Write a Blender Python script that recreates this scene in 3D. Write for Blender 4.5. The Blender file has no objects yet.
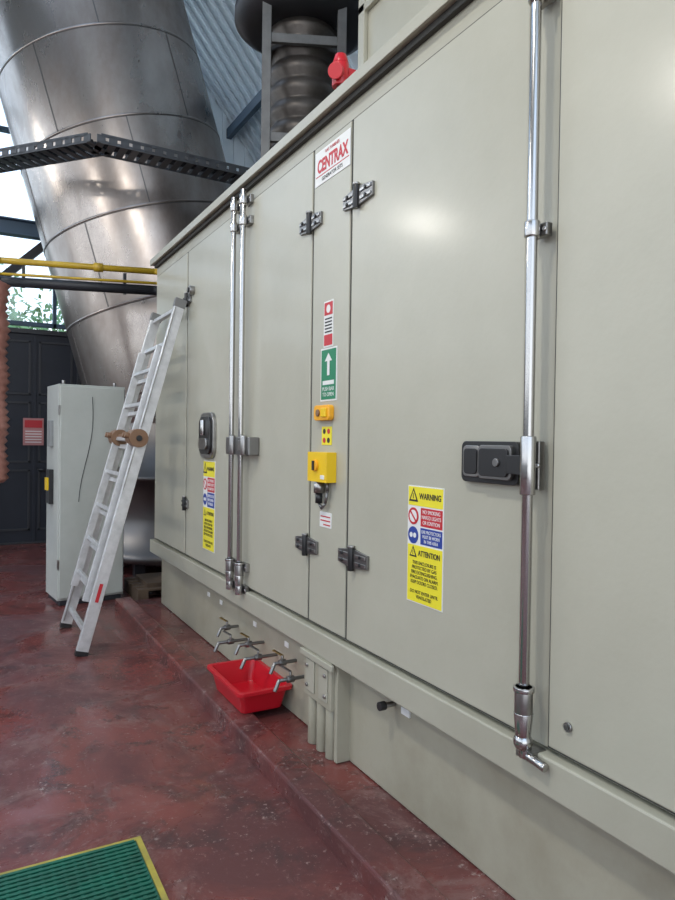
import bpy, bmesh, math, random
from mathutils import Vector, Matrix
random.seed(4)
scene = bpy.context.scene
try:
    scene.view_settings.view_transform = 'Standard'
except Exception:
    pass

# ------------------------------------------------------------------ materials
def mat(name, col, rough=0.5, metal=0.0, col2=None, nscale=6.0, bump=0.0, bscale=60.0, lo=0.35, hi=0.7,
        rough2=None, emit=0.0, stretch=None, coat=0.0, crough=.1):
    m = bpy.data.materials.new(name); m.use_nodes = True
    nt = m.node_tree; b = nt.nodes['Principled BSDF']
    b.inputs['Base Color'].default_value = (*col, 1)
    b.inputs['Roughness'].default_value = rough
    b.inputs['Metallic'].default_value = metal
    if coat:
        b.inputs['Coat Weight'].default_value = coat; b.inputs['Coat Roughness'].default_value = crough
    if emit:
        b.inputs['Emission Color'].default_value = (*col, 1)
        b.inputs['Emission Strength'].default_value = emit
    tc = nt.nodes.new('ShaderNodeTexCoord'); vec = tc.outputs['Object']
    if stretch:
        mp = nt.nodes.new('ShaderNodeMapping'); mp.inputs['Scale'].default_value = stretch
        nt.links.new(vec, mp.inputs[0]); vec = mp.outputs[0]
    if col2 or rough2 is not None:
        n = nt.nodes.new('ShaderNodeTexNoise'); n.inputs['Scale'].default_value = nscale
        n.inputs['Detail'].default_value = 8; n.inputs['Roughness'].default_value = 0.65
        nt.links.new(vec, n.inputs['Vector'])
        r = nt.nodes.new('ShaderNodeMapRange')
        r.inputs['From Min'].default_value = lo; r.inputs['From Max'].default_value = hi
        nt.links.new(n.outputs['Fac'], r.inputs['Value'])
        if col2:
            mx = nt.nodes.new('ShaderNodeMix'); mx.data_type = 'RGBA'
            mx.inputs[6].default_value = (*col, 1); mx.inputs[7].default_value = (*col2, 1)
            nt.links.new(r.outputs[0], mx.inputs[0]); nt.links.new(mx.outputs[2], b.inputs['Base Color'])
        if rough2 is not None:
            mr = nt.nodes.new('ShaderNodeMapRange')
            mr.inputs['To Min'].default_value = rough; mr.inputs['To Max'].default_value = rough2
            nt.links.new(r.outputs[0], mr.inputs['Value']); nt.links.new(mr.outputs[0], b.inputs['Roughness'])
    if bump:
        n2 = nt.nodes.new('ShaderNodeTexNoise'); n2.inputs['Scale'].default_value = bscale
        n2.inputs['Detail'].default_value = 4
        nt.links.new(vec, n2.inputs['Vector'])
        bp = nt.nodes.new('ShaderNodeBump'); bp.inputs['Strength'].default_value = bump
        bp.inputs['Distance'].default_value = 0.01
        nt.links.new(n2.outputs['Fac'], bp.inputs['Height']); nt.links.new(bp.outputs[0], b.inputs['Normal'])
    return m

M = {}
M['beige'] = mat('enclosure_paint', (.435,.422,.342), .42, 0, (.385,.372,.298), 1.3, bump=.06, bscale=45, coat=.4, crough=.18)
M['frame'] = mat('enclosure_frame_paint', (.40,.388,.312), .42, 0, (.355,.34,.27), 2.0, bump=.04, bscale=90, coat=.3, crough=.2)
M['plinth'] = mat('plinth_paint', (.36,.34,.265), .45, 0, (.27,.245,.18), 2.0, bump=.06, bscale=30, lo=.42, hi=.75)
M['gap'] = mat('seam_gasket', (.05,.05,.045), .8)
M['chrome'] = mat('chrome_steel', (.50,.49,.48), .2, 1.0)
M['steel'] = mat('brushed_steel', (.42,.41,.40), .32, 1.0, (.25,.24,.23), 9)
M['hingest'] = mat('hinge_steel', (.22,.215,.21), .35, .9)
M['black'] = mat('black_plastic', (.015,.015,.016), .35)
M['dark'] = mat('dark_steel_paint', (.02,.022,.028), .5)
M['tray'] = mat('galvanised_tray', (.10,.105,.115), .45, .6)
M['navy'] = mat('navy_door_paint', (.004,.007,.016), .55, 0, (.007,.011,.022), 3)
M['red'] = mat('red_plastic', (.50,.008,.018), .3)
M['redlab'] = mat('label_red', (.50,.02,.03), .45)
M['pinklab'] = mat('label_faded_pink', (.45,.20,.20), .6)
M['white'] = mat('label_white', (.72,.72,.70), .45)
M['yellow'] = mat('label_yellow', (.78,.68,.03), .45)
M['yelbox'] = mat('yellow_plastic', (.80,.52,.01), .35)
M['orange'] = mat('orange_plastic', (.85,.40,.02), .35)
M['brown'] = mat('brown_hinge_plastic', (.20,.11,.06), .45)
M['blue'] = mat('label_blue', (.02,.05,.28), .45)
M['green'] = mat('sign_green', (.01,.20,.09), .45)
M['ink'] = mat('label_ink', (.02,.02,.02), .6)
M['alu'] = mat('ladder_aluminium', (.66,.66,.66), .38, .5, (.48,.48,.48), 10)
M['cabinet'] = mat('cabinet_paint', (.45,.47,.44), .4, 0, (.40,.42,.39), 3)
M['cabdark'] = mat('cabinet_side_paint', (.25,.26,.26), .45)
M['copper'] = mat('galvanised_bellows', (.10,.088,.08), .42, .6, (.055,.048,.043), 8)
M['frsteel'] = mat('galvanised_frame', (.13,.13,.13), .45, .5, (.09,.09,.09), 8)
M['grime'] = mat('dark_vent_metal', (.035,.035,.04), .45, .5)
M['brass'] = mat('brass', (.45,.32,.12), .35, 1.0)
M['hose'] = mat('pink_hose', (.50,.25,.20), .4, .2, (.30,.12,.09), 7)
M['wood'] = mat('pallet_wood', (.12,.08,.05), .8, 0, (.07,.045,.03), 8)
M['pipeyel'] = mat('yellow_pipe_paint', (.55,.36,.02), .4, 0, (.4,.25,.02), 5)
M['leaf'] = mat('tree_leaf', (.13,.28,.09), .6, 0, (.26,.42,.18), 2)
M['bark'] = mat('tree_bark', (.08,.06,.04), .9)
M['ground'] = mat('outside_ground', (.25,.26,.24), .9, 0, (.15,.2,.1), .6)
M['lampw'] = mat('lamp_diffuser', (1,.97,.92), .5, emit=26)
M['clad'] = mat('cladding_sheet', (.74,.82,.88), .45, 0, (.58,.69,.78), 1.5)
M['winframe'] = mat('window_frame_blue', (.05,.09,.14), .5)
M['matgreen'] = mat('mat_green_plastic', (.006,.11,.068), .45, 0, (.01,.065,.042), 8)
M['matyel'] = mat('mat_yellow_edge', (.40,.33,.05), .5, 0, (.22,.19,.05), 8)
M['wallp'] = mat('wall_paint', (.30,.32,.33), .8, 0, (.24,.26,.27), 1)
M['seam'] = mat('duct_seam_steel', (.16,.15,.145), .4, .9)

def floor_mat(name='red_floor_paint', wet=True):
    m = bpy.data.materials.new(name); m.use_nodes = True
    nt = m.node_tree; b = nt.nodes['Principled BSDF']; L = nt.links.new
    tc = nt.nodes.new('ShaderNodeTexCoord')
    def noise(s, d=8, r=.6, off=0, dist=0, sc=(1,1,1)):
        mp = nt.nodes.new('ShaderNodeMapping'); mp.inputs['Location'].default_value = (off, off*.7, 0); mp.inputs['Scale'].default_value = sc
        L(tc.outputs['Object'], mp.inputs[0])
        n = nt.nodes.new('ShaderNodeTexNoise'); n.inputs['Scale'].default_value = s
        n.inputs['Detail'].default_value = d; n.inputs['Roughness'].default_value = r; n.inputs['Distortion'].default_value = dist
        L(mp.outputs[0], n.inputs['Vector']); return n
    def rng(src, a, c, t0=0., t1=1.):
        r = nt.nodes.new('ShaderNodeMapRange'); r.inputs['From Min'].default_value = a; r.inputs['From Max'].default_value = c
        r.inputs['To Min'].default_value = t0; r.inputs['To Max'].default_value = t1
        L(src, r.inputs['Value']); return r.outputs[0]
    def mul(a, c):
        x = nt.nodes.new('ShaderNodeMath'); x.operation = 'MULTIPLY'; L(a, x.inputs[0]); L(c, x.inputs[1]); return x.outputs[0]
    def mix(f, a, c):
        x = nt.nodes.new('ShaderNodeMix'); x.data_type = 'RGBA'; L(f, x.inputs[0])
        for i, v in ((6, a), (7, c)):
            if isinstance(v, tuple): x.inputs[i].default_value = (*v, 1)
            else: L(v, x.inputs[i])
        return x.outputs[2]
    big = noise(1.3, dist=.6); mid = noise(4.5, 10, .7, 3, .4); fine = noise(42, 6, .75, 7); wear = noise(2.0, 14, .82, 11, 1.0)
    scr = noise(6, 10, .8, 21, .3, (1, .25, 1)); chip = noise(17, 8, .8, 31)
    c = mix(rng(big.outputs['Fac'], .40, .60), (.165,.042,.036), (.090,.030,.029))
    c = mix(rng(mid.outputs['Fac'], .50, .62, 0, .75), c, (.048,.023,.023))
    c = mix(rng(wear.outputs['Fac'], .52, .62, 0, .6), c, (.20,.115,.105))
    c = mix(rng(scr.outputs['Fac'], .58, .66, 0, .45), c, (.24,.15,.14))
    c = mix(mul(rng(chip.outputs['Fac'], .60, .64, 0, .95), rng(wear.outputs['Fac'], .44, .54)), c, (.34,.27,.25))
    c = mix(mul(rng(fine.outputs['Fac'], .58, .66, 0, .9), rng(mid.outputs['Fac'], .40, .56)), c, (.34,.24,.22))
    L(c, b.inputs['Base Color'])
    L(rng(big.outputs['Fac'], .42, .60, .14, .5), b.inputs['Roughness'])
    bp = nt.nodes.new('ShaderNodeBump'); bp.inputs['Strength'].default_value = .28; bp.inputs['Distance'].default_value = .01
    L(mid.outputs['Fac'], bp.inputs['Height']); L(bp.outputs[0], b.inputs['Normal'])
    return m
M['floor'] = floor_mat()
M['duct'] = mat('stainless_duct_cladding', (.45,.41,.38), .22, 1.0, (.21,.165,.145), 1.1, rough2=.40, bump=.35, bscale=1.6, stretch=(1,1,.5))
def glass_mat():
    m = bpy.data.materials.new('window_glass'); m.use_nodes = True
    nt = m.node_tree; nt.nodes.clear()
    o = nt.nodes.new('ShaderNodeOutputMaterial'); t = nt.nodes.new('ShaderNodeBsdfTransparent')
    g = nt.nodes.new('ShaderNodeBsdfGlossy'); g.inputs['Roughness'].default_value = .05
    t.inputs[0].default_value = (.93,.97,1,1)
    x = nt.nodes.new('ShaderNodeMixShader'); x.inputs[0].default_value = .06
    nt.links.new(t.outputs[0], x.inputs[1]); nt.links.new(g.outputs[0], x.inputs[2]); nt.links.new(x.outputs[0], o.inputs[0])
    return m
M['glass'] = glass_mat()

# ------------------------------------------------------------------ mesh builder
def link(o, parent=None):
    scene.collection.objects.link(o)
    if parent: o.parent = parent
    return o
def empty(name, loc=(0,0,0)):
    e = bpy.data.objects.new(name, None); e.location = (0,0,0); e.empty_display_size = .2
    return link(e)

class MB:
    def __init__(s, name, parent=None):
        s.name=name; s.parent=parent; s.bm=bmesh.new(); s.mats=[]
    def mi(s, k):
        if k not in s.mats: s.mats.append(k)
        return s.mats.index(k)
    def _f(s, verts, k, smooth=False):
        try: f = s.bm.faces.new(verts)
        except ValueError: return
        f.material_index = s.mi(k); f.smooth = smooth
    def box(s, x0,x1,y0,y1,z0,z1,k, T=None):
        if x0>x1: x0,x1=x1,x0
        if y0>y1: y0,y1=y1,y0
        if z0>z1: z0,z1=z1,z0
        P=[Vector(p) for p in ((x0,y0,z0),(x1,y0,z0),(x1,y1,z0),(x0,y1,z0),(x0,y0,z1),(x1,y0,z1),(x1,y1,z1),(x0,y1,z1))]
        if T: P=[T@p for p in P]
        v=[s.bm.verts.new(p) for p in P]
        for q in ((0,3,2,1),(4,5,6,7),(0,1,5,4),(1,2,6,5),(2,3,7,6),(3,0,4,7)): s._f([v[i] for i in q],k)
        return s
    def beam(s,p0,p1,w,h,k,side=(0,1,0)):
        p0,p1=Vector(p0),Vector(p1); d=(p1-p0); L=d.length; d.normalize()
        a=Vector(side); a=(a-d*a.dot(d)).normalized(); b=d.cross(a)
        T=Matrix((( a.x,b.x,d.x,p0.x),(a.y,b.y,d.y,p0.y),(a.z,b.z,d.z,p0.z),(0,0,0,1)))
        return s.box(-w/2,w/2,-h/2,h/2,0,L,k,T)
    def cyl(s,p0,p1,r,k,r2=None,seg=20,caps=True):
        p0,p1=Vector(p0),Vector(p1); d=(p1-p0).normalized(); r2=r if r2 is None else r2
        a=d.orthogonal().normalized(); b=d.cross(a)
        A=[];B=[]
        for i in range(seg):
            t=2*math.pi*i/seg; n=a*math.cos(t)+b*math.sin(t)
            A.append(s.bm.verts.new(p0+n*r)); B.append(s.bm.verts.new(p1+n*r2))
        for i in range(seg):
            j=(i+1)%seg; s._f([A[i],A[j],B[j],B[i]],k,True)
        if caps: s._f(A[::-1],k); s._f(B,k)
        return s
    def tube(s,pts,r,k,seg=12):
        for i in range(len(pts)-1): s.cyl(pts[i],pts[i+1],r,k,seg=seg)
        for p in pts[1:-1]: s.ball(p,r*1.01,k,8,12)
        return s
    def ball(s,c,r,k,rings=10,seg=16,sc=(1,1,1)):
        c=Vector(c); rows=[]
        for i in range(1,rings):
            ph=math.pi*i/rings
            rows.append([s.bm.verts.new(c+Vector((r*sc[0]*math.sin(ph)*math.cos(2*math.pi*j/seg), r*sc[1]*math.sin(ph)*math.sin(2*math.pi*j/seg), r*sc[2]*math.cos(ph)))) for j in range(seg)])
        t=s.bm.verts.new(c+Vector((0,0,r*sc[2]))); b=s.bm.verts.new(c-Vector((0,0,r*sc[2])))
        for j in range(seg):
            n=(j+1)%seg
            s._f([t,rows[0][j],rows[0][n]],k,True); s._f([b,rows[-1][n],rows[-1][j]],k,True)
            for i in range(len(rows)-1): s._f([rows[i][j],rows[i+1][j],rows[i+1][n],rows[i][n]],k,True)
        return s
    def lathe(s,origin,axis,prof,k,seg=48,smooth=True):
        o=Vector(origin); d=Vector(axis).normalized(); a=d.orthogonal().normalized(); b=d.cross(a); rows=[]
        for (r,h) in prof:
            rows.append([s.bm.verts.new(o+d*h+(a*math.cos(2*math.pi*j/seg)+b*math.sin(2*math.pi*j/seg))*r) for j in range(seg)])
        for i in range(len(rows)-1):
            for j in range(seg):
                n=(j+1)%seg; s._f([rows[i][j],rows[i][n],rows[i+1][n],rows[i+1][j]],k,smooth)
        return s
    def plate(s,y0,y1,z0,z1,x0,x1,rad,k,n=6):
        pts=[]
        for (cy,cz,a0) in ((y1-rad,z1-rad,0),(y0+rad,z1-rad,90),(y0+rad,z0+rad,180),(y1-rad,z0+rad,270)):
            for i in range(n+1):
                a=math.radians(a0+90*i/n); pts.append((cy+rad*math.cos(a),cz+rad*math.sin(a)))
        A=[s.bm.verts.new((x0,p[0],p[1])) for p in pts]; B=[s.bm.verts.new((x1,p[0],p[1])) for p in pts]
        s._f(A[::-1],k); s._f(B,k); N=len(pts)
        for i in range(N):
            j=(i+1)%N; s._f([A[i],A[j],B[j],B[i]],k)
        return s
    def poly(s,pts,k,thick=None):
        v=[s.bm.verts.new(p) for p in pts]; s._f(v,k)
        if thick:
            t=Vector(thick); w=[s.bm.verts.new(Vector(p)+t) for p in pts]; s._f(w[::-1],k); n=len(pts)
            for i in range(n):
                j=(i+1)%n; s._f([v[j],v[i],w[i],w[j]],k)
        return s
    def done(s,bevel=0.0,segs=2):
        bmesh.ops.recalc_face_normals(s.bm,faces=s.bm.faces[:])
        me=bpy.data.meshes.new(s.name); s.bm.to_mesh(me); s.bm.free()
        for k in s.mats: me.materials.append(M[k])
        o=bpy.data.objects.new(s.name,me); link(o,s.parent)
        if bevel:
            b=o.modifiers.new('bevel','BEVEL'); b.width=bevel; b.segments=segs; b.limit_method='ANGLE'; b.angle_limit=math.radians(50)
        return o

def wtext(name,body,x,y,z,size,k,parent,width=None,rot=None,bold=0):
    c=bpy.data.curves.new(name,'FONT'); c.body=body; c.size=size; c.align_x='CENTER'; c.align_y='CENTER'; c.extrude=.0004
    c.offset=size*bold
    tmp=bpy.data.objects.new(name,c); scene.collection.objects.link(tmp)
    bpy.context.view_layer.update()
    me=bpy.data.meshes.new_from_object(tmp.evaluated_get(bpy.context.evaluated_depsgraph_get()))
    w=tmp.dimensions.x
    bpy.data.objects.remove(tmp)
    me.materials.clear(); me.materials.append(M[k])
    o=bpy.data.objects.new(name,me); link(o,parent)
    o.location=(x,y,z); o.rotation_euler=rot if rot else (math.radians(90),0,math.radians(-90))
    if width and w>0: o.scale=(width/w,1,1)
    return o

# ------------------------------------------------------------------ room shell
MB('floor').box(-6,7,-5,11.2,-.2,0,'floor').done()
w=MB('wall_back')
w.box(-6,.3,11.0,11.2,0,3.2,'wallp').box(1.62,7,11.0,11.2,0,3.2,'navy')
w.box(3.2,7,11.0,11.2,3.2,9.4,'clad')
for i in range(20): w.box(3.2+i*.2,3.26+i*.2,10.96,11.0,3.2,9.4,'clad')
w.done()
w=MB('wall_left'); w.box(-6.2,-6,-5,11.2,0,1.6,'wallp').box(-6.2,-6,-5,11.2,6.6,9.5,'wallp')
for y in (-5,-1,3,7,10.9): w.box(-6.2,-6,y,y+.3,1.6,6.6,'wallp')
w.done()
MB('wall_right').box(6.8,7,-5,11.2,0,3.2,'wallp').done()
# ceiling with an unseen roof opening, added to brighten the duct, at x -5..0.6, y 4.5..8
c=MB('ceiling'); c.box(-6.2,2.0,-5,4.5,9.4,9.55,'clad').box(-6.2,2.0,8.0,11.2,9.4,9.55,'clad').box(-6.2,-5,4.5,8,9.4,9.55,'clad').box(.6,2.0,4.5,8,9.4,9.55,'clad')
for i in range(26):
    yy=-5+i*.63
    if 4.3<yy<8: c.box(-6,-5,yy,yy+.06,9.34,9.4,'clad').box(.6,2.0,yy,yy+.06,9.34,9.4,'clad')
    else: c.box(-6,2.0,yy,yy+.06,9.34,9.4,'clad')
c.done()
wn=empty('added_skylight')  # bars over the added roof opening that lets sky light onto the duct
p=MB('added_skylight_bars',wn)
for i in range(8): p.box(-5+i*.8-.02,-5+i*.8+.02,4.5,8,9.42,9.5,'winframe')
p.done()
c=MB('ceiling_slope')
def sl(x): return 9.4-1.26*(x-2.0)
c.poly([(2,-5,sl(2)),(6.9,-5,sl(6.9)),(6.9,11.2,sl(6.9)),(2,11.2,sl(2))],'clad',thick=(.1,0,.1))
y=-4.9
while y<11.1:
    c.beam((2,y,sl(2)-.03),(6.9,y,sl(6.9)-.03),.05,.06,'clad'); y+=.22
c.done()
b=MB('trim_1')
for x in (2.6,4.0,5.4):
    b.beam((x-.08,-5,sl(x)-.16),(x-.08,11,sl(x)-.16),.08,.16,'winframe',side=(1,0,0))
b.done()

d=empty('door_1')
p=MB('frame',d); p.box(.3,.38,10.96,11.06,0,3.17,'dark').box(1.54,1.62,10.96,11.06,0,3.17,'dark').box(.3,1.62,10.96,11.06,3.1,3.17,'dark').box(.3,1.62,10.98,11.06,0,.03,'dark'); p.done(.004)
p=MB('leaves',d)
p.box(.38,.955,11.0,11.05,.02,3.1,'navy').box(.965,1.54,11.0,11.05,.02,3.1,'navy').box(.94,.98,10.985,11.0,.02,3.1,'navy').box(.94,.98,11.05,11.06,.02,3.1,'navy')
for x0 in (.43,1.01):
    for (z0,z1) in ((.2,1.1),(1.2,2.1),(2.2,3.0)):
        p.box(x0,x0+.47,10.985,11.0,z0,z0+.03,'dark').box(x0,x0+.47,10.985,11.0,z1-.03,z1,'dark').box(x0,x0+.03,10.985,11.0,z0,z1,'dark').box(x0+.44,x0+.47,10.985,11.0,z0,z1,'dark')
p.done(.003)
p=MB('door_handle',d); p.cyl((1.01,10.99,1.1),(1.01,10.93,1.1),.012,'dark').cyl((1.01,10.93,1.1),(1.12,10.93,1.1),.011,'dark'); p.done()
n=MB('notice',d); n.box(.80,1.08,10.972,10.984,1.46,1.86,'pinklab').box(.82,1.06,10.969,10.973,1.72,1.83,'redlab')
for i in range(5): n.box(.83,1.05,10.969,10.973,1.50+i*.04,1.512+i*.04,'white')
n.done()
wn=empty('window_1')
p=MB('mullions',wn)
for x in (-6,-4.6,-3.2,-1.8,-.4,.25,1.2,2.2,3.14): p.box(x,x+.05,11.0,11.1,3.22,9.4,'winframe')
for z in (3.22,4.6,6.0,7.4,8.6,9.3): p.box(-6,3.2,11.0,11.1,z,z+.06,'winframe')
p.done(.004)
MB('panes',wn).box(-6,3.2,11.045,11.05,3.22,9.4,'glass').done()
wn=empty('window_2')
p=MB('mullions',wn)
for y in range(-4,11,1): p.box(-6.13,-6.06,y,y+.05,1.6,6.6,'winframe')
for z in (1.6,2.85,4.1,5.35,6.55): p.box(-6.13,-6.06,-5,11,z,z+.05,'winframe')
p.done()

MB('ground_outside').box(-30,30,11.2,50,-.3,-.05,'ground').done()
def tree(x,y,h,seed):
    random.seed(seed); t=MB('tree'); t.cyl((x,y,-.05),(x+.1,y,h*.55),.16,'bark',r2=.09)
    for i in range(7):
        a=random.uniform(0,6.28); t.cyl((x+.05,y,h*(.3+.04*i)),(x+math.cos(a)*1.2,y+math.sin(a)*1.2,h*(.5+.05*i)),.05,'bark',r2=.02,seg=8)
    for i in range(2000):
        a=random.uniform(0,6.28); ph=math.acos(random.uniform(-1,1)); r=random.uniform(.55,1)**.6
        R=1.7*(1+.25*math.sin(3*a)+.2*math.sin(5*ph))
        c=Vector((x+R*r*math.sin(ph)*math.cos(a),y+R*r*math.sin(ph)*math.sin(a),h*.68+R*.9*r*math.cos(ph)))
        u=Vector((random.gauss(0,1),random.gauss(0,1),random.gauss(0,1))).normalized(); v=u.orthogonal().normalized()
        s=.11; t.poly([c-u*s,c+v*s*.5,c+u*s,c-v*s*.5],'leaf')
    t.done()
tree(.2,17.5,5.4,1); tree(2.6,18.5,5.0,2); tree(-3,18,5.5,3)

b=MB('steel_beam')
b.box(-6,1.15,10.45,10.48,4.38,4.58,'winframe').box(-6,1.15,10.38,10.55,4.37,4.39,'winframe').box(-6,1.15,10.38,10.55,4.57,4.59,'winframe')
b.beam((1.1,10.6,4.4),(.2,10.6,3.5),.11,.11,'dark')
b.beam((.05,10.46,0),(.05,10.46,9.3),.2,.2,'dark')
b.done(.003)
g=MB('yellow_gas_pipe')
g.tube([(-3,8.2,3.35),(.35,7.66,3.36),(1.79,7.29,3.36),(4.2,7.1,3.36)],.032,'pipeyel')
for x,y in ((.0,7.72),(1.2,7.44)): g.cyl((x,y,3.36),(x+.09,y-.02,3.36),.046,'pipeyel')
g.done()
g=MB('black_conduit_pipe')
g.tube([(-3,8.2,3.14),(.35,7.66,3.15),(1.79,7.29,3.16),(4.2,7.1,3.16)],.05,'dark')
g.tube([(-3,8.12,3.20),(.35,7.58,3.21),(1.79,7.21,3.22),(4.2,7.02,3.22)],.014,'pipeyel')
g.beam((.55,7.62,3.1),(.55,7.62,3.32),.03,.03,'dark').beam((1.5,7.37,3.1),(1.5,7.37,3.32),.03,.03,'dark')
g.done()
h=MB('hanging_corrugated_hose')
prof=[(.03,0),(.10,.02)]
for i in range(54): prof.append((.115+(.03 if i%2 else 0)+.012*math.sin(i*.5),.03+i*.036))
prof.append((.03,2.0))
h.lathe((.27,7.42,1.12),(0,0,1),prof,'hose',seg=28)
h.cyl((.27,7.42,3.10),(.27,7.40,3.55),.012,'dark').cyl((.27,7.40,3.54),(.27,7.72,3.42),.012,'dark')
h.done()
t=MB('cable_tray')
pts=[Vector((-2.2,9.6,4.45)),Vector((.05,8.4,4.45)),Vector((1.17,7.07,4.45)),Vector((2.75,7.12,4.45)),Vector((4.3,7.15,4.45))]
for i in range(len(pts)-1):
    a,c_=pts[i],pts[i+1]; d_=(c_-a).normalized(); n=Vector((-d_.y,d_.x,0))
    for s_ in (-.15,.15):
        t.beam(a+n*s_,c_+n*s_,.012,.022,'tray',side=n); t.beam(a+n*s_+Vector((0,0,.07)),c_+n*s_+Vector((0,0,.07)),.012,.03,'tray',side=n)
    L=(c_-a).length; k=int(L/.11)
    for j in range(k+1):
        q=a+d_*(L*j/k); t.beam(q-n*.15,q+n*.15,.07,.012,'tray',side=d_)
        for s_ in (-.15,.15): t.beam(q+n*s_,q+n*s_+Vector((0,0,.07)),.08,.012,'tray',side=d_)
    for cc in (-.08,-.03,.04): t.cyl(a+n*cc+Vector((0,0,.03)),c_+n*cc+Vector((0,0,.03)),.02,'dark',seg=8)
t.done()
# ------------------------------------------------------------------ big exhaust duct
du=empty('exhaust_duct')
B0=Vector((2.64,8.79,2.1)); T0=Vector((.90,9.32,8.6)); ax=(T0-B0).normalized(); LN=(T0-B0).length
RD=1.25
p=MB('inclined_shell',du)
p.lathe(B0,ax,[(RD,LN*i/40) for i in range(41)]+[(0.01,LN)],'duct',seg=96); p.done()
p=MB('sheet_seams',du)
a=ax.orthogonal().normalized(); b_=ax.cross(a)
hs=[.15,1.15,2.15,3.15,4.15,5.15,6.15]
for i,h0 in enumerate(hs):
    p.lathe(B0,ax,[(RD-.005,h0),(RD+.006,h0+.004),(RD+.006,h0+.026),(RD-.005,h0+.03)],'duct',seg=96)
    p.lathe(B0,ax,[(RD-.005,h0-.008),(RD+.0025,h0-.008),(RD+.0025,h0),(RD-.005,h0)],'seam',seg=96)
    top=hs[i+1] if i+1<len(hs) else LN
    for j in range(5):
        th=j*math.pi*2/5+i*.62; n=a*math.cos(th)+b_*math.sin(th)
        p.beam(B0+ax*(h0+.03)+n*RD,B0+ax*top+n*RD,.008,.014,'seam',side=n)
p.done()
p=MB('bend_joint',du); p.ball(B0,RD-.003,'duct',32,96); p.done()
p=MB('vertical_base',du); p.lathe((2.64,8.79,0),(0,0,1),[(0,.15),(1.3,.15),(1.3,.25),(1.2,.25),(1.2,1.1),(1.24,1.1),(1.24,1.15),(1.2,1.15),(1.2,2.0),(1.2,2.1)],'seam',seg=64)
for (x,y) in ((1.75,7.9),(3.6,7.9),(1.75,9.7),(3.6,9.7)): p.box(x,x+.12,y,y+.12,0,.16,'dark')
p.done()

# ------------------------------------------------------------------ turbine enclosure
E=empty('turbine_enclosure')
XF=1.57
p=MB('housing_body',E); p.box(1.585,5.2,-2.6,6.36,.66,3.19,'frame'); p.done(.006)
p=MB('plinth',E); p.box(1.64,5.1,-2.6,6.30,.06,.56,'plinth'); p.done(.006)
p=MB('base_rail',E); p.box(1.548,1.70,-2.6,6.38,.535,.652,'frame').box(1.60,1.70,-2.6,6.34,.50,.54,'plinth'); p.done(.006)
p=MB('roof_lip',E); p.box(1.53,1.60,-2.6,6.40,3.195,3.215,'frame').box(1.528,1.545,-2.6,6.40,3.19,3.245,'frame').box(1.60,5.2,-2.6,6.40,3.19,3.215,'frame').box(1.56,1.585,-2.6,6.36,3.165,3.195,'gap')
p.done(.003)
def door(name,y0,y1,z0=.675,z1=3.075):
    g=MB(name+'_gasket',E); g.box(1.578,1.59,y0-.007,y1+.007,z0-.007,z1+.007,'gap'); g.done()
    q=MB(name,E); q.box(XF,1.60,y0,y1,z0,z1,'beige'); q.done(.006,3)
door('end_panel',5.34,6.30)
door('door_leaf_a',4.125,5.31)
door('door_leaf_b',3.135,4.095)
door('centre_panel',2.745,3.115)
door('door_leaf_c',1.615,2.725)
door('side_panel',-.2,1.485)
door('side_panel_b',-2.5,-.23)

def rod(name,y,z0,z1,foot=True):
    q=MB(name,E)
    q.cyl((1.52,y,z0+.14),(1.52,y,z1),.0165,'chrome',seg=24)
    q.cyl((1.52,y,z0+.10),(1.52,y,z0+.20),.028,'steel',seg=16).cyl((1.52,y,z0+.185),(1.52,y,z0+.2),.033,'chrome')
    q.cyl((1.52,y,z0+.03),(1.52,y,z0+.12),.022,'chrome',r2=.03,seg=16)
    if foot:
        q.ball((1.52,y,z0+.03),.03,'chrome')
        q.box(1.52,1.585,y-.035,y+.03,z0-.025,z0+.005,'steel').cyl((1.53,y,z0-.02),(1.53,y,z0+.03),.02,'chrome')
        q.tube([(1.53,y,z0-.01),(1.53,y-.04,z0-.015),(1.53,y-.085,z0-.02)],.014,'chrome')
    q.done(.002)
def rod_bracket(name,y,z,w=.06,h=.05):
    q=MB(name,E); q.box(1.545,XF,y-w,y+w,z-h/2,z+h/2,'steel'); q.cyl((1.52,y,z-h*.6),(1.52,y,z+h*.6),.024,'chrome')
    for s_ in (-1,1): q.cyl((1.54,y+s_*w*.75,z),(1.55,y+s_*w*.75,z),.009,'chrome',seg=8)
    q.done(.003)
rod('locking_rod_a',1.538,.65,3.18)
for i,z in enumerate((2.96,2.25)): rod_bracket('rod_bracket_a%d'%i,1.538,z,.035,.04)
rod('locking_rod_b',4.15,.63,3.14,False); rod('locking_rod_c',3.985,.63,3.14,False)
for i,z in enumerate((3.08,2.95,.66,.80)):
    rod_bracket('rod_bracket_b%d'%i,4.15,z,.05,.05); rod_bracket('rod_bracket_c%d'%i,3.985,z,.05,.05)
rod_bracket('rod_keeper_a',1.538,1.53,.02,.15)
q=MB('rod_clamp',E); q.box(1.50,XF,3.80,4.20,1.50,1.61,'hingest').box(1.485,1.50,3.84,3.95,1.525,1.59,'steel')
q.cyl((1.49,3.86,1.50),(1.49,3.86,1.62),.02,'steel').cyl((1.49,4.05,1.50),(1.49,4.05,1.62),.02,'steel'); q.done(.006)

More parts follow.
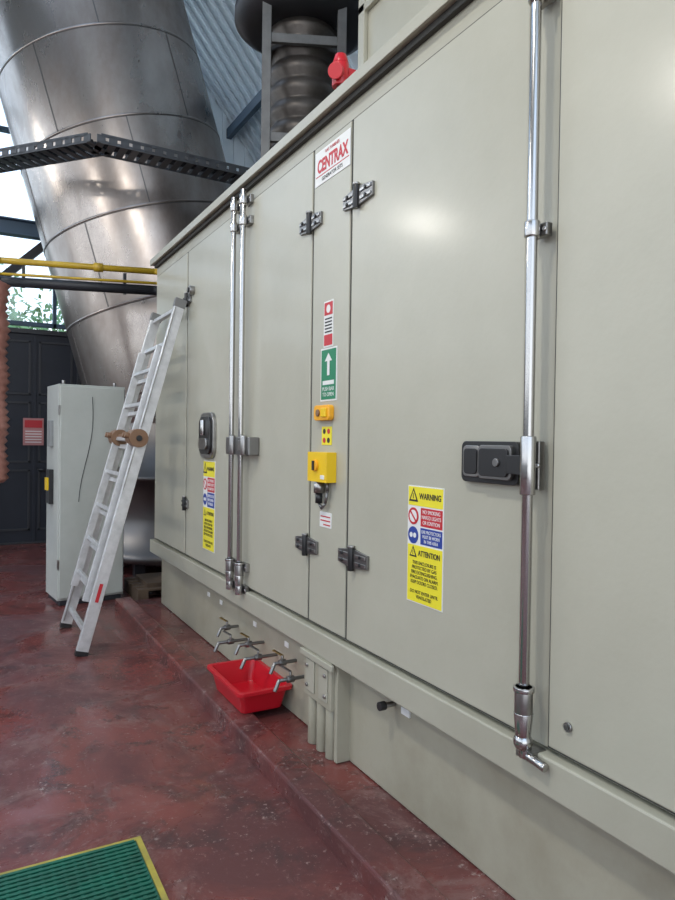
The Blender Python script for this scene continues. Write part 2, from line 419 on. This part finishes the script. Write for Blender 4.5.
def hinge(name,y,z,w=.10):
    q=MB(name,E)
    for s_ in (-1,1):
        q.poly([(XF-.014,y,z-.045),(XF-.014,y+s_*w,z-.030),(XF-.014,y+s_*w,z+.030),(XF-.014,y,z+.045)],'hingest',thick=(.014,0,0))
        q.box(XF-.02,XF-.012,y+s_*.03,y+s_*w*.93,z+.010,z+.024,'steel').box(XF-.02,XF-.012,y+s_*.03,y+s_*w*.93,z-.024,z-.010,'steel')
        for zz in (-.017,.017): q.cyl((XF-.026,y+s_*w*.62,z+zz),(XF-.012,y+s_*w*.62,z+zz),.008,'black',seg=8)
    q.cyl((XF-.018,y,z-.055),(XF-.018,y,z+.055),.015,'black',seg=14).cyl((XF-.018,y,z+.05),(XF-.018,y,z+.06),.017,'steel',seg=14)
    q.done(.0015)
hinge('hinge_a',3.135,2.706,.12); hinge('hinge_b',3.135,1.058,.12); hinge('hinge_c',2.66,2.70,.13); hinge('hinge_d',2.66,1.062,.13)
hinge('hinge_e',5.30,2.69,.09); hinge('hinge_f',5.30,1.08,.07)

q=MB('door_handle_paddle',E)
q.plate(1.605,1.885,1.462,1.603,1.545,XF,.022,'black')
q.plate(1.620,1.78,1.478,1.590,1.528,1.546,.018,'hingest')
q.plate(1.632,1.77,1.488,1.580,1.522,1.529,.015,'black')
q.plate(1.785,1.872,1.480,1.588,1.540,1.546,.018,'steel')
q.plate(1.795,1.862,1.490,1.578,1.535,1.541,.014,'black')
q.cyl((1.515,1.68,1.534),(1.524,1.68,1.534),.014,'hingest')
q.box(1.515,1.53,1.55,1.63,1.50,1.56,'black')
q.done(.002)
q=MB('door_handle_oval',E)
q.plate(4.59,4.90,1.455,1.785,1.545,XF,.08,'steel'); q.plate(4.62,4.87,1.485,1.755,1.53,1.546,.065,'black')
q.plate(4.66,4.83,1.52,1.60,1.515,1.531,.03,'steel'); q.cyl((1.52,4.745,1.62),(1.52,4.745,1.73),.018,'chrome'); q.done(.003)
q=MB('latch_ring',E); q.cyl((1.53,5.16,2.74),(XF,5.16,2.74),.035,'steel').cyl((1.52,5.16,2.74),(1.53,5.16,2.74),.02,'black'); q.done(.002)
q=MB('panel_plug',E); q.cyl((1.562,1.405,.765),(XF,1.405,.765),.014,'steel').cyl((1.558,1.405,.765),(1.563,1.405,.765),.008,'gap'); q.done()

# ---- signs
X1=XF-.003
q=MB('name_board',E); q.box(X1,XF,2.745,3.10,2.875,3.045,'white'); q.box(X1-.001,X1,2.755,3.09,2.918,2.922,'redlab'); q.done()
wtext('name_board_text','CENTRAX',X1-.001,2.92,2.963,.088,'redlab',E,.31,bold=.035)
wtext('name_board_sub','GAS TURBINES',X1-.001,2.92,3.023,.022,'redlab',E)
wtext('name_board_foot','GENERATOR SETS',X1-.001,2.92,2.897,.026,'ink',E)
q=MB('fire_notice',E); q.box(X1,XF,2.888,2.984,2.055,2.28,'white').box(X1-.001,X1,2.894,2.978,2.21,2.272,'redlab').box(X1-.001,X1,2.894,2.978,2.062,2.115,'redlab')
for i in range(5): q.box(X1-.001,X1,2.90,2.972,2.125+i*.016,2.132+i*.016,'ink')
q.cyl((X1-.0015,2.936,2.24),(X1,2.936,2.24),.02,'white'); q.done()
q=MB('exit_sign',E); q.box(X1,XF,2.845,3.01,1.79,2.05,'white').box(X1-.001,X1,2.853,3.002,1.798,2.042,'green')
q.poly([(X1-.002,2.928,2.025),(X1-.002,2.965,1.985),(X1-.002,2.94,1.985),(X1-.002,2.94,1.915),(X1-.002,2.915,1.915),(X1-.002,2.915,1.985),(X1-.002,2.89,1.985)],'white')
q.box(X1-.002,X1,2.87,2.985,1.87,1.89,'white'); q.done()
wtext('exit_sign_text','PUSH BAR\nTO OPEN',X1-.0015,2.928,1.835,.027,'white',E)
q=MB('call_point_beacon',E); q.plate(2.87,3.03,1.695,1.770,1.54,XF,.02,'orange').box(1.53,1.541,2.89,2.94,1.71,1.755,'yelbox'); q.cyl((1.532,2.98,1.732),(1.541,2.98,1.732),.018,'brown'); q.done(.004)
q=MB('indicator_labels',E); q.box(X1,XF,2.89,2.99,1.575,1.665,'yellow')
for i in range(2):
    for j in range(2): q.cyl((X1-.002,2.918+i*.044,1.598+j*.044),(X1,2.918+i*.044,1.598+j*.044),.013,'redlab' if (i+j)%2 else 'ink',seg=14)
q.done()
q=MB('isolator_box',E); q.box(1.515,XF,2.84,3.04,1.395,1.54,'yelbox').cyl((1.503,2.95,1.475),(1.515,2.95,1.475),.028,'orange').box(1.495,1.505,2.943,2.957,1.452,1.498,'black')
q.box(1.513,1.516,2.86,2.90,1.41,1.43,'white'); q.done(.006)
q=MB('isolator_plug',E); q.cyl((1.54,2.96,1.395),(1.54,2.96,1.34),.026,'steel').cyl((1.54,2.96,1.34),(1.54,2.96,1.29),.018,'black')
q.tube([(1.54,2.96,1.29),(1.545,2.94,1.265),(1.55,2.91,1.29),(1.555,2.90,1.35),(1.555,2.90,1.395)],.007,'hingest'); q.done()
q=MB('small_tag',E); q.box(X1,XF,2.88,3.0,1.17,1.245,'white').box(X1-.001,X1,2.89,2.99,1.22,1.226,'redlab').box(X1-.001,X1,2.89,2.99,1.20,1.206,'redlab').box(X1-.001,X1,2.89,2.96,1.18,1.186,'redlab'); q.done()

def warnsign(name,y0,y1,z0,z1,zs):
    q=MB(name,E); w_=y1-y0
    q.box(X1,XF,y0,y1,z0,z1,'white')
    X2=X1-.001; X3=X1-.002
    za,zb,zc=zs
    q.box(X2,X1,y0+.004,y1-.004,za+.002,z1-.004,'yellow')
    q.box(X2,X1,y0+.006,y0+w_*.62,zb+.004,za-.004,'redlab')
    q.box(X2,X1,y0+.006,y0+w_*.62,zc+.004,zb-.002,'blue')
    q.box(X2,X1,y0+.004,y1-.004,z0+.004,zc-.003,'yellow')
    def tri(cy,cz,r,k): q.poly([(X3,cy,cz+r),(X3,cy-r*.95,cz-r*.7),(X3,cy+r*.95,cz-r*.7)],k,thick=(.001,0,0))
    def tri2(cy,cz,r):
        tri(cy,cz,r,'ink'); q.poly([(X3-.0006,cy,cz+r*.62),(X3-.0006,cy-r*.58,cz-r*.46),(X3-.0006,cy+r*.58,cz-r*.46)],'yellow',thick=(.0005,0,0))
        q.box(X3-.001,X3-.0006,cy-r*.07,cy+r*.07,cz-r*.35,cz+r*.3,'ink')
    r=(z1-za)*.40; cy=y1-w_*.17
    tri2(cy,(z1+za)/2,r)
    rr=min((za-zb)*.42,w_*.16)
    q.cyl((X3,cy,(za+zb)/2),(X1,cy,(za+zb)/2),rr,'redlab'); q.cyl((X3-.0005,cy,(za+zb)/2),(X3,cy,(za+zb)/2),rr*.72,'white')
    q.beam((X3-.001,cy-rr*.6,(za+zb)/2-rr*.6),(X3-.001,cy+rr*.6,(za+zb)/2+rr*.6),.001,rr*.22,'redlab',side=(1,0,0))
    q.cyl((X3,cy,(zb+zc)/2),(X1,cy,(zb+zc)/2),rr,'blue')
    for dy in (-.35,.35): q.cyl((X3-.0005,cy+rr*dy,(zb+zc)/2),(X3,cy+rr*dy,(zb+zc)/2),rr*.3,'white')
    tri2(y1-w_*.18,zc-(zc-z0)*.14,w_*.11)
    q.done()
    wtext(name+'_t1','NO SMOKING\nNAKED LIGHTS\nOR IGNITION',X3+.0006,y0+w_*.325,(za+zb)/2,(za-zb)*.26,'white',E,w_*.52)
    wtext(name+'_t2','EAR PROTECTORS\nMUST BE WORN\nIN THIS AREA',X3+.0006,y0+w_*.325,(zb+zc)/2,(zb-zc)*.26,'white',E,w_*.52)
    wtext(name+'_t3','THIS ENCLOSURE IS\nPROTECTED BY GAS\nFIRE EXTINGUISHING.\nEVACUATE ON ALARM.\nKEEP DOORS CLOSED.\n\nDO NOT ENTER UNTIL\nVENTILATED',X3,y0+w_*.5,zc-(zc-z0)*.60,(zc-z0)*.083,'ink',E,w_*.78)
    wtext(name+'_head','WARNING',X3,y0+w_*.36,(z1+za)/2,w_*.14,'ink',E,w_*.6,bold=.02)
    wtext(name+'_caution','ATTENTION',X3,y0+w_*.37,zc-(zc-z0)*.14,w_*.13,'ink',E,w_*.6,bold=.02)
warnsign('warning_sign_a',2.008,2.238,.965,1.425,(1.345,1.265,1.195))
warnsign('warning_sign_b',4.60,4.86,.79,1.436,(1.32,1.21,1.10))

# ---- plinth fittings
q=MB('foundation_bracket',E)
q.box(1.552,1.66,2.83,3.12,.30,.535,'plinth').box(1.535,1.552,2.80,3.14,.50,.53,'frame').box(1.545,1.552,2.86,2.95,.33,.49,'frame').box(1.545,1.552,3.0,3.09,.33,.49,'frame')
for y in (2.88,2.975,3.07): q.cyl((1.59,y,.055),(1.59,y,.31),.034,'plinth')
q.box(1.57,1.66,2.80,2.83,.06,.52,'plinth')
for y in (2.88,3.07):
    for z in (.36,.46): q.cyl((1.535,y,z),(1.552,y,z),.011,'steel',seg=6)
q.done(.004)
q=MB('drain_valves',E)
for i,(y,z,l) in enumerate(((4.30,.34,.12),(4.12,.30,.2),(3.86,.35,.16),(3.66,.33,.2),(3.40,.37,.13),(3.25,.33,.17))):
    q.tube([(1.66,y,z),(1.64-l,y,z),(1.61-l,y-.01,z-.05)],.010,'hingest',seg=10)
    q.cyl((1.64-l*.5,y,z),(1.60-l*.5,y,z),.019,'hingest',seg=8)
    q.cyl((1.62-l*.5,y,z),(1.62-l*.5,y,z+.04),.008,'steel',seg=8)
    q.beam((1.62-l*.5,y,z+.04),(1.60-l*.5,y+.08,z+.05),.016,.006,'brass' if i%2==0 else 'hingest',side=(1,0,0))
q.cyl((1.58,2.42,.47),(1.66,2.42,.47),.012,'steel').cyl((1.56,2.42,.47),(1.59,2.42,.47),.019,'black').box(1.632,1.641,2.30,2.36,.45,.50,'white')
for y in (4.62,4.9,3.98,3.5): q.box(1.636,1.641,y,y+.05,.41,.44,'white')
q.done(.001)

q=MB('concrete_curb'); q.box(1.27,1.42,-4.5,6.55,-.01,.09,'floor'); q.box(1.41,1.72,-4.5,6.55,-.01,.055,'floor'); q.done(.012)

q=MB('red_drip_tray')
def ring(cx,cy,hx,hy,z):
    pts=[]; r=.03
    for (sx,sy,a0) in ((1,1,0),(-1,1,90),(-1,-1,180),(1,-1,270)):
        for i in range(5):
            a=math.radians(a0+22.5*i); pts.append((cx+sx*(hx-r)+r*math.cos(a),cy+sy*(hy-r)+r*math.sin(a),z))
    return [q.bm.verts.new(p) for p in pts]
cx,cy=1.475,3.70
z_=.092
seq=[(.120,.225,z_),(.146,.258,z_+.125),(.160,.276,z_+.125),(.160,.276,z_+.112),(.164,.280,z_+.112),(.164,.280,z_+.132),(.140,.254,z_+.132),(.115,.220,z_+.008)]
rs=[ring(cx,cy,*s_) for s_ in seq]
for a_,b2 in zip(rs,rs[1:]):
    n=len(a_)
    for i in range(n): q._f([a_[i],a_[(i+1)%n],b2[(i+1)%n],b2[i]],'red')
q._f(rs[0][::-1],'red'); q._f(rs[-1],'red')
q.done(.002)

# ------------------------------------------------------------------ roof items
v=empty('roof_ventilation_stack')
CX,CY=2.45,5.10
q=MB('bellows',v)
prof=[(.25,3.22),(.25,3.5)]
for i in range(9): prof+=[(.25,3.52+i*.16),(.29,3.56+i*.16),(.29,3.62+i*.16),(.25,3.66+i*.16)]
prof+=[(.25,5.1)]
q.lathe((CX,CY,0),(0,0,1),prof,'copper',seg=40); q.done()
q=MB('hood',v); q.lathe((CX,CY,0),(0,0,1),[(.25,4.92),(.44,4.92),(.56,5.0),(.56,5.08),(.53,5.10),(.53,5.9),(.6,5.92),(.6,6.0),(0,6.0)],'grime',seg=48); q.done()
q=MB('support_frame',v)
TF=Matrix.Translation((CX,CY,0))@Matrix.Rotation(math.radians(-24),4,'Z')
for sx in (-.29,.29):
    for sy in (-.33,.33): q.box(sx-.035,sx+.035,sy-.035,sy+.035,3.21,4.96,'frsteel',TF)
for z in (3.9,4.66):
    for s_ in (-.33,.33): q.box(-.32,.32,s_-.02,s_+.02,z,z+.07,'frsteel',TF)
    for s_ in (-.29,.29): q.box(s_-.02,s_+.02,-.33,.33,z,z+.07,'frsteel',TF)
q.done(.003)
q=empty('roof_air_duct')
r_=MB('casing',q); r_.box(2.15,3.2,1.2,3.62,3.22,5.2,'frame')
for z in (3.5,4.2,4.9): r_.box(2.12,2.15,1.2,3.64,z,z+.05,'frame')
r_.box(2.12,2.15,3.57,3.64,3.22,5.2,'frame'); r_.done(.005)
q=empty('alarm_sounder')
r_=MB('post',q); r_.box(1.70,1.82,3.14,3.26,3.213,3.24,'dark').cyl((1.76,3.2,3.23),(1.76,3.2,3.50),.02,'dark'); r_.done()
r_=MB('horn',q); r_.cyl((1.76,3.2,3.48),(1.76,3.2,3.60),.045,'red').cyl((1.76,3.2,3.60),(1.76,3.2,3.65),.045,'red',r2=.03).cyl((1.76,3.2,3.55),(1.70,3.15,3.53),.03,'redlab',r2=.042); r_.box(1.78,1.84,3.17,3.23,3.49,3.58,'redlab'); r_.done(.003)

# ------------------------------------------------------------------ control cabinet
cb=empty('electrical_cabinet')
ang=math.radians(6)
T=Matrix.Translation((.80,6.80,0))@Matrix.Rotation(ang,4,'Z')
q=MB('shell',cb); q.box(0,.62,.02,.50,.05,2.09,'cabinet',T).box(.02,.60,.03,.48,0,.05,'dark',T); q.done(.006)
q=MB('front_door',cb); q.box(.012,.608,0,.022,.07,2.07,'cabinet',T); q.done(.006)
q=MB('details',cb)
q.cyl(T@Vector((.56,-.02,1.12)),T@Vector((.56,0,1.12)),.02,'black').box(.52,.58,-.006,0,1.25,1.31,'steel',T)
for z in (.35,1.8): q.box(-.004,.012,.0,.03,z,z+.09,'steel',T)
q.box(-.04,0,.20,.34,.95,1.28,'black',T).box(-.055,-.04,.22,.32,1.08,1.20,'yelbox',T).box(-.03,0,.22,.34,1.5,1.75,'cabdark',T)
for x in (.06,.54): q.cyl(T@Vector((x,.1,2.09)),T@Vector((x,.1,2.13)),.015,'steel')
cab=[]
for i in range(15):
    f=i/14; cab.append(T@Vector((.30-.09*f+.03*math.sin(f*5),-.006,1.98-1.0*f)))
q.tube(cab,.0035,'black',seg=6)
q.done(.002)

# ------------------------------------------------------------------ ladder
ld=empty('folding_ladder')
q=MB('rails_and_rungs',ld)
def lp(f,y): return Vector((.775+f*(1.50-.775), y, .01+f*(2.68-.01)))
dirv=(lp(1,0)-lp(0,0)).normalized(); nrm=Vector((0,1,0)).cross(dirv)
yl0,yl1=5.24,6.02
yu0,yu1=5.33,5.93
FH=.59
for y,s_ in ((yl0,-1),(yl1,1)):
    q.beam(lp(.0,y+s_*.03),lp(FH,y),.045,.085,'alu')
    q.beam(lp(FH,y),lp(.99,y-s_*.02),.042,.08,'alu')
for y in (yu0,yu1):
    q.beam(lp(.13,y)-nrm*.045,lp(FH,y)-nrm*.045,.035,.06,'alu'); q.beam(lp(FH,y)-nrm*.04,lp(.86,y)-nrm*.04,.032,.06,'alu')
nR=10
for i in range(nR):
    f=.055+i*.102
    q.beam(lp(f,yl0),lp(f,yl1),.034,.034,'alu',side=dirv)
    if .12<f<.84: q.beam(lp(f+.02,yu0)-nrm*.045,lp(f+.02,yu1)-nrm*.045,.03,.03,'alu',side=dirv)
for y in (yl0,yl1):
    for f0,f1 in ((.02,.56),(.62,.97)):
        q.beam(lp(f0,y-.026)-nrm*.035,lp(f1,y-.026)-nrm*.035,.008,.012,'steel')
q.done(.003)
q=MB('hinges_and_feet',ld)
for y in (yl0,yl1,yu0,yu1):
    q.cyl(lp(FH,y-.045)-nrm*.03,lp(FH,y+.045)-nrm*.03,.07,'brown'); q.cyl(lp(FH,y-.055)-nrm*.03,lp(FH,y+.055)-nrm*.03,.022,'black')
    q.cyl(lp(FH,y)-nrm*.08,lp(FH,y)-nrm*.13,.022,'brown')
for y,s_ in ((yl0,-1),(yl1,1)): q.beam(lp(-.003,y+s_*.03),lp(.010,y+s_*.03),.05,.09,'black')
for y in (yl0+.02,yl1-.02): q.beam(lp(.975,y),lp(1.0,y),.048,.09,'hingest')
q.beam(lp(FH,yl0)-nrm*.03,lp(FH,yl1)-nrm*.03,.05,.045,'brown',side=dirv)
q.beam(lp(.14,yl0-.047),lp(.19,yl0-.046),.002,.025,'redlab')
q.done(.003)

q=MB('wooden_pallet')
for i in range(5): q.box(1.50,2.25,6.62+i*.14,6.72+i*.14,.11,.13,'wood')
for x in (1.50,1.8,2.15): q.box(x,x+.1,6.62,7.28,0,.11,'wood')
q.box(1.6,2.2,6.70,7.2,.13,.17,'wood')
q.done(.003)

# ------------------------------------------------------------------ green grating mat
q=MB('green_grating_mat')
x0,x1,y0,y1=-.56,.632,1.54,2.71
q.box(x0+.01,x1-.01,y0+.01,y1-.01,.001,.006,'matgreen')
n=30
for i in range(n+1):
    xx=x0+.03+(x1-x0-.06)*i/n; q.box(xx-.005,xx+.005,y0+.03,y1-.03,.006,.020,'matgreen')
n=44
for i in range(n+1):
    yy=y0+.03+(y1-y0-.06)*i/n; q.box(x0+.03,x1-.03,yy-.007,yy+.007,.006,.024,'matgreen')
for (a,b2,c_,d_) in ((x0,x0+.022,y0,y1),(x1-.022,x1,y0,y1),(x0+.022,x1-.022,y0,y0+.022),(x0+.022,x1-.022,y1-.022,y1)): q.box(a,b2,c_,d_,0,.018,'matyel')
q.done()

# ------------------------------------------------------------------ lamps and lights
def arealight(name,loc,size,energy,rot,col=(1,1,1),sy=None,parent=None):
    l=bpy.data.lights.new(name,'AREA'); l.size=size; l.energy=energy; l.color=col
    if sy: l.shape='RECTANGLE'; l.size_y=sy
    o=bpy.data.objects.new(name,l); link(o,parent); o.location=loc; o.rotation_euler=rot; return o
def highbay(x,y,z,e):
    h=empty('high_bay_lamp')
    q=MB('reflector',h); q.lathe((x,y,0),(0,0,1),[(.34,z),(.24,z+.18),(.07,z+.3),(0,z+.3)],'steel',seg=32)
    q.cyl((x,y,z+.3),(x,y,9.42),.012,'dark'); q.done()
    q=MB('diffuser',h); q.ball((x,y,z+.0),.28,'lampw',sc=(1,1,.5)); q.done()
    arealight('lamp_light',(x,y,z-.18),.4,e,(0,0,0),(1,.95,.86),parent=h)
highbay(-4,4.6,5.7,100); highbay(-4,9.8,5.6,100); highbay(-1.5,1.5,6.5,150)

wld=bpy.data.worlds.new('World'); scene.world=wld; wld.use_nodes=True
nt=wld.node_tree; bg=nt.nodes['Background']
tc=nt.nodes.new('ShaderNodeTexCoord'); sp=nt.nodes.new('ShaderNodeSeparateXYZ'); rp=nt.nodes.new('ShaderNodeValToRGB')
nt.links.new(tc.outputs['Generated'],sp.inputs[0]); nt.links.new(sp.outputs['Z'],rp.inputs[0]); nt.links.new(rp.outputs[0],bg.inputs[0])
rp.color_ramp.elements[0].color=(.88,.92,.96,1); rp.color_ramp.elements[1].color=(.5,.7,1,1); rp.color_ramp.elements[1].position=.8
bg.inputs[1].default_value=2.25

# ------------------------------------------------------------------ camera
cam=bpy.data.cameras.new('camera'); co=bpy.data.objects.new('camera',cam); link(co)
cam.sensor_fit='HORIZONTAL'; cam.sensor_width=36; cam.lens=36*680/675; cam.clip_start=.05
yaw=math.radians(29); pit=math.radians(.84); roll=.014
F=Vector((math.sin(yaw)*math.cos(pit),math.cos(yaw)*math.cos(pit),-math.sin(pit)))
R0=Vector((math.cos(yaw),-math.sin(yaw),0)); U0=R0.cross(F)
U=U0*math.cos(roll)-R0*math.sin(roll); R=R0*math.cos(roll)+U0*math.sin(roll)
co.matrix_world=Matrix(((R.x,U.x,-F.x,0),(R.y,U.y,-F.y,0),(R.z,U.z,-F.z,1.6),(0,0,0,1)))
scene.camera=co
